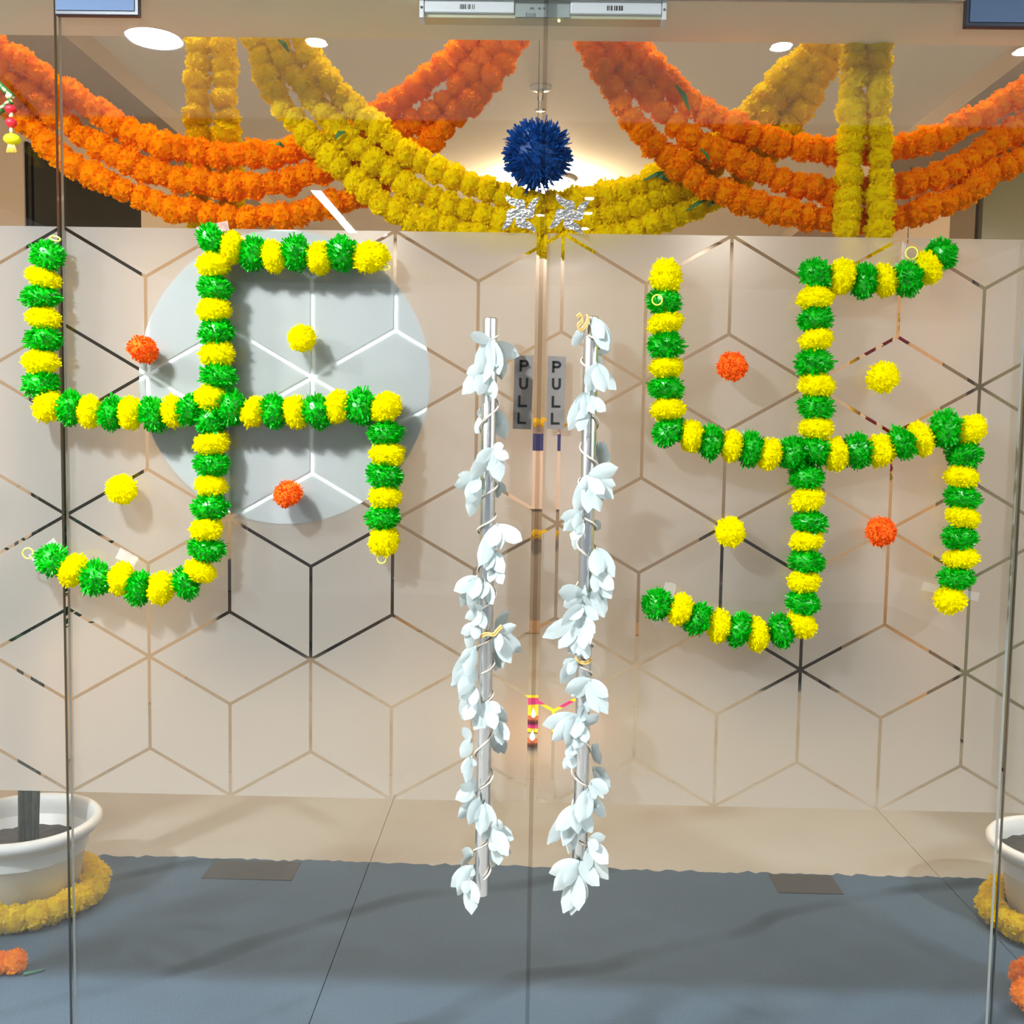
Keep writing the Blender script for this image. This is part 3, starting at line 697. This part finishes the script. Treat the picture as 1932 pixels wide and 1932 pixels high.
strand([(1125,15),(1142,58),(1168,112),(1210,170),(1260,225),(1310,265),(1360,290),(1410,310),(1470,335),(1530,355),(1590,365),(1650,362),(1710,350),(1760,335),(1820,305),(1880,265),(1932,235),(1990,200)], .29, 'orange', 'middle strand of the right orange marigold swag', OR, [(1322,280,1340,308,6)])
strand([(1085,15),(1100,58),(1122,112),(1152,162),(1190,220),(1232,270),(1280,312),(1330,347),(1390,375),(1440,392),(1500,406),(1560,416),(1620,420),(1690,413),(1740,397),(1790,380),(1830,355),(1880,322),(1932,295),(1990,255)], .29, 'orange', 'lowest strand of the right orange marigold swag', OR)
YC = 'yellow marigold strands hanging straight down'
strand([(374,20),(374,150),(374,260),(376,350),(378,450)], .50, 'yellow', 'left strand of the left hanging yellow marigold pair', YC)
strand([(424,20),(424,150),(430,260),(434,350),(436,450)], .50, 'yellow', 'right strand of the left hanging yellow marigold pair', YC)
strand([(1609,20),(1609,120),(1606,220),(1605,320),(1600,420),(1598,540)], .228+.02, 'yellow', 'left strand of the right hanging yellow marigold pair', YC)
strand([(1655,20),(1656,120),(1658,220),(1661,320),(1660,420),(1656,540)], .228+.02, 'yellow', 'right strand of the right hanging yellow marigold pair', YC)
# blue pompom on a thread
bp = at(1014, 292, .31); br2 = 57*(2.454/FPX)
t = thing('blue_pompom', bp, 'big dark blue pompom hanging behind the door seam', 'pompom')
m = Matrix.Translation(bp) @ Matrix.Diagonal((br2, br2, br2, 1))
obj('tuft', pompom_mesh('blue_tuft', M['pom_blue'], 77, 1500, .035, .16, .90), t, mtx=m)
MB().tube([bp+Vector((0, 0, br2*.8)), Vector((bp.x, bp.y, CZ))], .0008, 5).build('thread', M['thread'], t)

# ------------------------------------------------------------------ silver foil symbols on the glass
def arm_poly():
    # one bent, flared arm in a unit square (centre at 0): up, then bending left
    return [(-.24, -.05), (.24, -.05), (.24, .45), (.20, .66), (.06, .80), (-.40, .80), (-1.0, 1.02), (-.90, .70), (-.62, .46), (-.34, .36), (-.24, .24)]
for (x, y, s, rot, lab) in ((982, 403, 32, -4, 'silver foil lucky symbol on the glass left of the seam'), (1074, 405, 32, -10, 'crumpled silver foil lucky symbol on the glass right of the seam')):
    c = at(x, y, -GT-.0015); t = thing('foil_symbol', c, lab, 'sticker', 'silver foil symbols')
    for q in range(4):
        a = R(rot+90*q); ca, sa = math.cos(a), math.sin(a)
        P = [(c.x+(u*ca-v*sa)*s*PX, c.z+(u*sa+v*ca)*s*PX) for u, v in arm_poly()]
        mb = MB().plate(P[::-1], -GT-.0022-.0002*q, -GT-.0004-.0001*q)
        mb.build('arm', M['foil'], t)

# ------------------------------------------------------------------ white flower vines wound round the handles
def petal_mesh(seed):
    random.seed(seed); V = []; F = []; nx, nz = 5, 7; cup = random.uniform(.10, .26); curl = random.uniform(-.15, .30); tipw = random.uniform(.75, 1.0)
    for j in range(nz):
        v = j/(nz-1)
        w = 0.5*(math.sin(math.pi*min(1, (v*.86+.05)))**.62)*(1-.25*v*(1-tipw)) if j < nz-1 else .10
        for i in range(nx):
            u = i/(nx-1)*2-1
            V.append((u*w, -cup*(u*u)*w*1.3+curl*v*v+.03*math.sin(9*v+3*u+seed), v+(.05*math.cos(u*1.5) if j == nz-1 else 0)))
    for j in range(nz-1):
        for i in range(nx-1): F.append((j*nx+i, j*nx+i+1, (j+1)*nx+i+1, (j+1)*nx+i))
    return mesh('petal', V, F, M['petal'], True)
PET = [petal_mesh(k) for k in range(6)]
CORE = MB().ball((0, 0, 0), (.35, .35, 1), 0, 8, 6).me('flower_base', M['petal'], True)
random.seed(13)
# each flower: base pixel, petal tip pixels; a leading 'b' marks petals that sit behind the tube
LEFT = [((925,642), [(886,634),(897,700),(912,722),(945,703),(938,690)]), ((935,648), 'b', [(978,668),(950,712)]), ((918,690), [(870,735),(882,700),(897,742)]), ((918,712), [(938,748),(925,740)]),
  ((912,785), 'b', [(898,815),(905,770)]), ((938,775), 'b', [(955,825),(948,800)]), ((930,848), [(884,900),(897,868),(920,885),(945,905),(960,862),(950,842)]), ((905,905), [(858,912),(865,898),(877,942),(880,970),(890,925)]),
  ((935,912), 'b', [(955,925),(940,935)]), ((938,992), [(985,1015),(900,1062),(925,1030),(945,1032)]), ((925,1040), [(952,1074),(920,1075),(905,1045),(950,1055)]), ((932,1065), [(952,1098),(925,1098),(942,1090)]),
  ((900,1090), [(857,1110),(868,1140),(893,1128),(905,1128),(888,1150)]), ((915,1100), [(933,1136),(915,1128)]), ((905,1152), [(878,1164),(893,1180),(915,1185),(900,1140)]), ((900,1178), [(870,1192),(878,1217),(895,1205)]),
  ((935,1192), 'b', [(960,1155),(985,1222),(955,1245)]), ((938,1196), [(973,1182),(965,1247),(948,1225)]), ((935,1230), 'b', [(935,1262),(950,1258)]), ((897,1222), [(866,1245),(850,1280),(875,1270)]),
  ((898,1262), [(852,1288),(862,1305),(890,1285)]), ((895,1295), [(864,1315),(868,1352),(892,1330)]), ((895,1320), [(875,1355),(905,1345),(888,1340)]), ((922,1326), [(892,1372),(912,1372),(935,1374),(958,1358),(945,1340)]),
  ((940,1362), [(962,1392),(948,1404),(930,1385)]), ((935,1385), 'b', [(942,1420),(955,1415)]), ((888,1396), 'b', [(872,1375),(870,1425)]), ((890,1430), [(870,1455),(878,1472),(892,1440)]),
  ((898,1485), [(860,1505),(866,1485),(880,1468)]), ((905,1508), [(862,1535),(880,1550),(895,1545)]), ((915,1518), [(905,1572),(918,1560),(940,1550)]), ((928,1562), [(962,1608),(935,1602),(908,1580),(968,1580),(950,1555)]),
  ((935,1590), [(942,1630),(955,1605),(925,1600)]), ((938,1600), 'b', [(964,1608),(920,1635)]), ((892,1612), 'b', [(868,1628),(872,1605)]), ((892,1636), [(850,1666),(860,1680),(885,1650)]), ((885,1662), [(892,1722),(905,1700),(872,1682)])]
RIGHT = [((1116,602), [(1152,655),(1142,635),(1155,645)]), ((1100,628), 'b', [(1078,648),(1085,635)]), ((1120,655), 'b', [(1135,690),(1150,660)]), ((1125,688), [(1105,735),(1120,738),(1140,738),(1162,732),(1150,715)]),
  ((1108,742), [(1068,805),(1082,765),(1100,780),(1085,790)]), ((1112,748), [(1144,772),(1118,778)]), ((1105,775), [(1090,810),(1098,798)]), ((1128,838), 'b', [(1147,880),(1145,848)]),
  ((1112,898), [(1165,885),(1160,910),(1158,935),(1132,962),(1110,965),(1082,962),(1095,920),(1140,930)]), ((1098,968), [(1060,975),(1063,995),(1080,1000)]), ((1100,985), [(1078,1015),(1090,1000)]), ((1118,985), 'b', [(1134,995)]), ((1092,1010), 'b', [(1083,1035)]),
  ((1126,1036), [(1125,1085),(1140,1075),(1162,1082)]), ((1125,1080), [(1155,1125),(1140,1128),(1120,1115),(1158,1105)]), ((1125,1110), [(1140,1162),(1120,1140)]), ((1100,1118), [(1053,1118),(1062,1140),(1080,1142),(1110,1112),(1125,1140)]),
  ((1100,1145), [(1055,1172),(1075,1165),(1130,1165),(1110,1190)]), ((1095,1165), [(1025,1195),(1052,1215),(1080,1230),(1105,1222),(1125,1190),(1120,1210)]), ((1098,1200), [(1070,1228),(1090,1235),(1112,1215)]),
  ((1108,1215), [(1085,1235),(1105,1240)]), ((1088,1245), [(1062,1252),(1070,1270),(1055,1282)]), ((1113,1284), [(1065,1300),(1078,1308),(1110,1340),(1130,1342),(1150,1340),(1148,1310)]),
  ((1103,1335), [(1085,1345),(1095,1360)]), ((1088,1352), [(1026,1364),(1040,1390),(1062,1398),(1085,1392),(1100,1380)]), ((1100,1368), [(1130,1356),(1105,1400),(1082,1410)]),
  ((1085,1395), [(1068,1430),(1080,1425)]), ((1080,1425), [(1062,1448),(1078,1450)]), ((1118,1408), 'b', [(1134,1440),(1128,1412)]), ((1120,1450), 'b', [(1152,1480),(1145,1460)]), ((1115,1476), [(1142,1500),(1125,1505),(1150,1490)]),
  ((1108,1492), [(1090,1548),(1105,1545)]), ((1118,1510), 'b', [(1143,1535),(1130,1520)]), ((1090,1520), [(1030,1585),(1048,1560),(1060,1590),(1072,1605),(1085,1570)]), ((1100,1530), [(1105,1572),(1118,1568),(1088,1575)]),
  ((1112,1585), [(1148,1625),(1142,1580),(1130,1600)]), ((1108,1605), [(1150,1652),(1112,1640)]), ((1092,1628), [(1038,1642),(1042,1672),(1062,1665),(1110,1660),(1132,1665)]), ((1088,1652), [(1062,1718),(1078,1722),(1105,1700),(1095,1715)])]
for (hx, HY, zt, zb, r), data, lab, ph, sgn in ((HANDLE[0], LEFT, 'white petal vine wound around the left door handle', 0.4, 1), (HANDLE[1], RIGHT, 'white petal vine wound around the right door handle', 2.4, -1)):
    t = thing('flower_vine', (hx, HY, zb), lab, 'garland', 'white petal vines on the door handles')
    turns = 15; pts = []
    for k in range(turns*16+1):
        f = k/(turns*16); a = ph+sgn*turns*2*math.pi*(f+.012*math.sin(f*21)); rr = r+.0035+.0015*math.sin(f*57)
        pts.append((hx+rr*math.cos(a), HY-rr*math.sin(a), zt-.035-(zt-zb-.075)*f))
    MB().tube(pts, .0021, 6).build('vine_cord', M['twine'], t, True)
    for fl in data:
        behind = len(fl) == 3; (bx, by), tips = fl[0], fl[-1]
        Yb = HY+.018 if behind else HY-.023
        b = at(bx, by, Yb)
        f = obj('flower', CORE, t, mtx=Matrix.Translation(b) @ Matrix.Diagonal((.005, .005, .006, 1)))
        for (tx, ty) in tips:
            Yt = min(-.012, Yb+random.uniform(-.004, .014)) if behind else Yb+random.uniform(-.028, .004)
            e = at(tx, ty, Yt); zx = (e-b); L = zx.length; zx.normalize()
            nrm = Vector((random.uniform(-.5, .5), -1, random.uniform(-.4, .4))); nrm = (nrm-zx*nrm.dot(zx)).normalized(); xx = nrm.cross(zx).normalized()*(1 if random.random() < .5 else 1)
            wd = max(.022, min(.034, L*random.uniform(.52, .7)))
            rot = Matrix((xx, -nrm*-1, zx)).transposed().to_4x4()
            pm = random.choice(PET)
            o = bpy.data.objects.new('petal', pm); link(o, f)
            f.scale = f.scale
            mw = Matrix.Translation(b) @ rot @ Matrix.Diagonal((wd, wd*.8, L, 1))
            o.matrix_basis = f.matrix_basis.inverted() @ (Matrix.Translation(-wpos(t)) @ mw)
# straw ties on the vines
for (pts, lab) in (([(905,1200),(918,1194),(930,1196),(940,1186),(948,1178)], 'straw tie around the left handle halfway down'), ([(1085,1240),(1095,1248),(1108,1248),(1118,1238)], 'golden straw tie around the right handle halfway down'),
                   ([(1088,598),(1095,592),(1098,604),(1090,612),(1096,622),(1110,600),(1104,592)], 'golden straw tie at the top of the right handle')):
    W3 = [at(x, y, HANDLE[0][1]-.024) for x, y in pts]
    mb = MB().tube(catmull(W3, .004), .0028, 6)
    mb.tube(catmull([w+Vector((.002, -.002, -.004)) for w in W3], .004), .002, 6)
    tag(mb.build('straw_tie', M['gold_tie'], None, True, W3[0]), lab, 'tie', 'straw ties on the handles')

# ------------------------------------------------------------------ hanging string of beads at the upper left
HYY = -.05
c = at(20, 190, HYY)
t = thing('door_hanging', c, 'beaded door hanging with red beads and a yellow tassel at the upper left corner', 'ornament')
for path in ([(-40,118),(-8,152),(10,170),(27,186)], [(-40,245),(-10,218),(8,202),(22,190)]):
    P = catmull([at(x, y, HYY) for x, y in path], .006)
    cd_ = MB().tube(P, .0062, 8).build('braided_cord', M['leaf'], t, True)
    mb = MB()
    for k in range(1, len(P)-1, 2):
        d = (P[k+1]-P[k-1]).normalized(); b0 = len(mb.V); mb.ball((0, 0, 0), (.003, .003, .0062), 0, 8, 6)
        q = d.to_track_quat('Z', 'Y').to_matrix()
        q = q @ Matrix.Rotation(.6, 3, 'Y')
        for n_ in range(b0, len(mb.V)): mb.V[n_] = P[k]+Vector((0, -.005, 0))+q @ mb.V[n_]
    mb.build('braid_wrap', M['cream'], cd_, True)
def hb(name, m, x, y, rx, ry): MB().ball(at(x, y, HYY), (rx*PX, rx*PX, ry*PX), 0, 14, 10).build(name, M[m], t, True)
hb('gold_bead', 'cream', 19, 182, 8, 5); hb('gold_bead', 'cream', 20, 192, 3.5, 4); hb('red_bead', 'red', 20, 206, 10, 7.5); hb('gold_bead', 'cream', 22, 214, 3, 3); hb('gold_bead', 'cream', 21, 219, 4, 3)
hb('red_bead', 'red', 21, 231.5, 10, 8.5); hb('gold_bead', 'cream', 21, 246, 3, 5); hb('yellow_cap', 'bright_yellow', 23, 263, 15, 10)
for k, x in enumerate((14, 18, 22, 26, 31)):
    MB().tube([at(18+k*1.4, 266, HYY-.002), at(x, 288, HYY-.003)], [.0022, .0030], 8).build('tassel', M['gold'], t, True)
MB().tube([at(20, 186, HYY), at(21, 262, HYY)], .0009, 6).build('string', M['gold'], t)

# ------------------------------------------------------------------ plant pots with flower rings, loose marigolds
def pot(cx, cy, label, plant):
    t = thing('potted_plant' if plant else 'plant_pot', (cx, cy, 0), label, 'plant' if plant else 'pot')
    r, h = .218, .255
    prof = [(0, .002), (.145, .002), (.15, .012), (.152, .03), (.155, .034), (.185, h-.055), (.193, h-.05), (.197, h-.035), (.214, h-.03), (.226, h-.018), (.228, h-.004), (.220, h+.006), (.208, h+.008), (.198, h), (.192, h-.03), (.186, h-.09)]
    MB().lathe(prof, 56, (cx, cy, 0)).build('pot', M['pot'], t, True)
    sz = h-.085 if plant else h-.045; sr = .187 if plant else .1905
    V = [(cx+sr*math.cos(6.2832*k/40), cy+sr*math.sin(6.2832*k/40), sz+.005*math.sin(k*3.1)) for k in range(40)]+[(cx, cy, sz+.015)]
    MB().add(V, [(k, (k+1) % 40, 40) for k in range(40)]).build('soil', M['soil'], t)
    if plant:
        random.seed(4)
        for k in range(9):
            a = random.uniform(0, 6.28); q = random.uniform(0, .05); sx = cx+.02+q*math.cos(a); sy = cy+q*math.sin(a)
            tx = sx+random.uniform(-.05, .05); ty = sy+random.uniform(-.05, .05); zt = random.uniform(.9, 1.3)
            s = MB().tube([(sx, sy, h-.08), ((sx*2+tx)/3, (sy*2+ty)/3, .5), (tx, ty, zt)], [.012, .009, .005], 7).build('stem', M['stem'], t, True)
            for j in range(5):
                an = random.uniform(0, 6.28); L = random.uniform(.28, .42); d = Vector((math.cos(an), math.sin(an)*.7, random.uniform(.2, .9))).normalized()
                sd = d.cross(Vector((0, 0, 1))).normalized(); b0 = Vector((tx, ty, max(.80, zt-.06*j))); V = []; n = 6
                for i in range(n):
                    f = i/(n-1); w = .03*math.sin(math.pi*(f*.9+.06)); p = b0+d*L*f-Vector((0, 0, .10*f*f*L*2)); V += [p-sd*w, p+sd*w]
                p0 = V[0]
                if max(v.x for v in V) > 1.95 or min(v.x for v in V) < XL+.02: continue
                MB().add(V, [(2*i, 2*i+1, 2*i+3, 2*i+2) for i in range(n-1)]).build('leaf', M['frond'], t, False)
    return t
PL = (atz(45, 1700).x, atz(45, 1700).y); PR = (atz(2008, 1748).x, atz(2008, 1748).y)
pot(PL[0], PL[1], 'white plastic pot with bare dark stems behind the left glass pane', True)
pot(PR[0], PR[1], 'white plastic pot of dark soil at the right edge', False)
for (c, lab) in ((PL, 'ring of yellow marigolds around the left pot'), (PR, 'ring of yellow marigolds around the right pot')):
    t = thing('marigold_ring', (c[0], c[1], 0), lab, 'garland', 'marigold rings around the pots')
    n = 26
    for k in range(n):
        a = 6.2832*k/n; rr = .207+random.uniform(-.006, .006); rad = random.uniform(.040, .046)
        m = Matrix.Translation((c[0]+rr*math.cos(a), c[1]+rr*math.sin(a), rad*.95)) @ rnd_rot() @ Matrix.Diagonal((rad, rad, rad, 1))
        obj('marigold', random.choice(MARI['yellow']), t, mtx=m)
for pts, lab in (([(-34,1838),(-6,1838),(28,1836)], 'orange marigold string end on the floor by the left pot'), ([(1934,1868),(1938,1905),(1960,1925)], 'orange marigold string end on the floor by the right pot')):
    W3 = [atz(*p) for p in pts]; t = thing('marigold_string', W3[-1], lab, 'garland', 'orange marigold strings on the floor')
    for p in W3:
        rad = .034 if pts[0][0] < 100 else .044
        obj('marigold', random.choice(MARI['orange']), t, mtx=Matrix.Translation((p.x, p.y, rad*.95)) @ rnd_rot() @ Matrix.Diagonal((rad, rad, rad, 1)))
    if pts[0][0] < 100:
        a, b = atz(45, 1842), atz(84, 1832)
        MB().tube([(a.x, a.y, .006), (b.x, b.y, .004)], [.005, .003], 6).build('stalk', principled('green_stalk', (.03, .16, .10), .5), t)

# ------------------------------------------------------------------ lobby things that show in the clear lines
def sofa(x0, x1, y, h, label):
    t = thing('sofa', ((x0+x1)/2, y, 0), label, 'sofa', 'dark sofas deep in the lobby')
    MB().box((x0, y, .10), (x1, y+.75, .42), 0, .02).build('seat', M['sofa'], t)
    MB().box((x0, y+.55, .42), (x1, y+.75, h), 0, .03).build('backrest', M['sofa'], t)
    for xx in (x0, x1-.16): MB().box((xx, y, .42), (xx+.16, y+.55, .62), 0, .02).build('armrest', M['sofa'], t)
    for xx in (x0+.05, x1-.1):
        for yy in (y+.05, y+.65): MB().box((xx, yy, 0), (xx+.05, yy+.05, .10)).build('leg', M['sofa'], t)
sofa(-1.95, -.95, 4.3, .92, 'dark sofa deep in the lobby, glimpsed in the film lines below the white disc')
sofa(1.08, 1.80, 3.7, .90, 'dark sofa deep in the lobby, glimpsed in the film lines below the right door symbol')
bx0, bx1 = at(960, 900, YB).x, at(1110, 900, YB).x; bz0, bz1 = at(1015, 960, YB).z, at(1015, 800, YB).z
t = thing('banner', ((bx0+bx1)/2, YB-.02, bz0), 'pale banner with a blue top band on the back wall', 'banner')
MB().box((bx0, YB-.02, bz0), (bx1, YB, bz1)).build('sheet', M['banner'], t)
MB().box((bx0, YB-.024, bz1-.19), (bx1, YB-.02, bz1-.07)).build('band', M['banner_blue'], t)
strand([(950,792),(985,797),(1020,798),(1060,796),(1120,790)], YB-.08, 'yellow', 'short yellow marigold strand above the banner on the back wall', 'marigold strands on the back wall', (), 14, 10)
strand([(950,1004),(985,1008),(1020,1008),(1060,1006),(1120,1002)], YB-.08, 'yellow', 'short yellow marigold strand below the banner on the back wall', 'marigold strands on the back wall', (), 14, 10)
for k, x in enumerate((1610, 1640, 1672, 1706)):
    P2 = catmull([(x, 600, 0), (x+2, 760, 0), (x, 900, 0)], 13); t = None
    Wp = [at(p.x, p.y, 2.9) for p in P2]
    t = thing('mixed_garland', Wp[0], 'thin red and yellow strand behind the right door, %s from the left' % ('first', 'second', 'third', 'fourth')[k], 'garland', 'thin red and yellow strands')
    MB().tube([Vector((Wp[0].x, Wp[0].y, BZ if Wp[0].x > BX1 else CZ))]+Wp, .002, 5).build('thread', M['thread'], t)
    for j, p in enumerate(Wp):
        obj('flower', MARI['red' if (j//2) % 2 else 'yellow'][j % 6], t, mtx=Matrix.Translation(p) @ rnd_rot() @ Matrix.Diagonal((.03, .03, .03, 1)))
rp = atz(1020, 1345)
t = thing('rangoli', (rp.x, rp.y, 0), 'round pink and yellow floor pattern seen through the door seam', 'decoration')
for k, (ra, rb, m) in enumerate(((0, .16, 'bright_yellow'), (.16, .30, 'pink'), (.30, .36, 'bright_yellow'))):
    MB().lathe([(ra, 0), (ra, .002), (rb, .002), (rb, 0)], 40, (rp.x, rp.y, 0)).build('powder_band', M[m], t)
for (px, py, lab) in ((1006, 1364, 'lit clay lamp seen through the door seam, farther of two'), (1004, 1408, 'lit clay lamp seen through the door seam, nearer of two')):
    p = atz(px, py); t = thing('clay_lamp', (p.x, p.y, .002), lab, 'lamp', 'lit clay lamps on the floor')
    MB().lathe([(0, .002), (.025, .002), (.045, .025), (.04, .026), (.022, .010), (0, .008)], 20, (p.x, p.y, .002)).build('bowl', M['clay'], t, True)
    MB().lathe([(0, .026), (.010, .034), (.012, .045), (.006, .062), (0, .078)], 12, (p.x, p.y, 0)).build('flame', M['flame'], t, True)
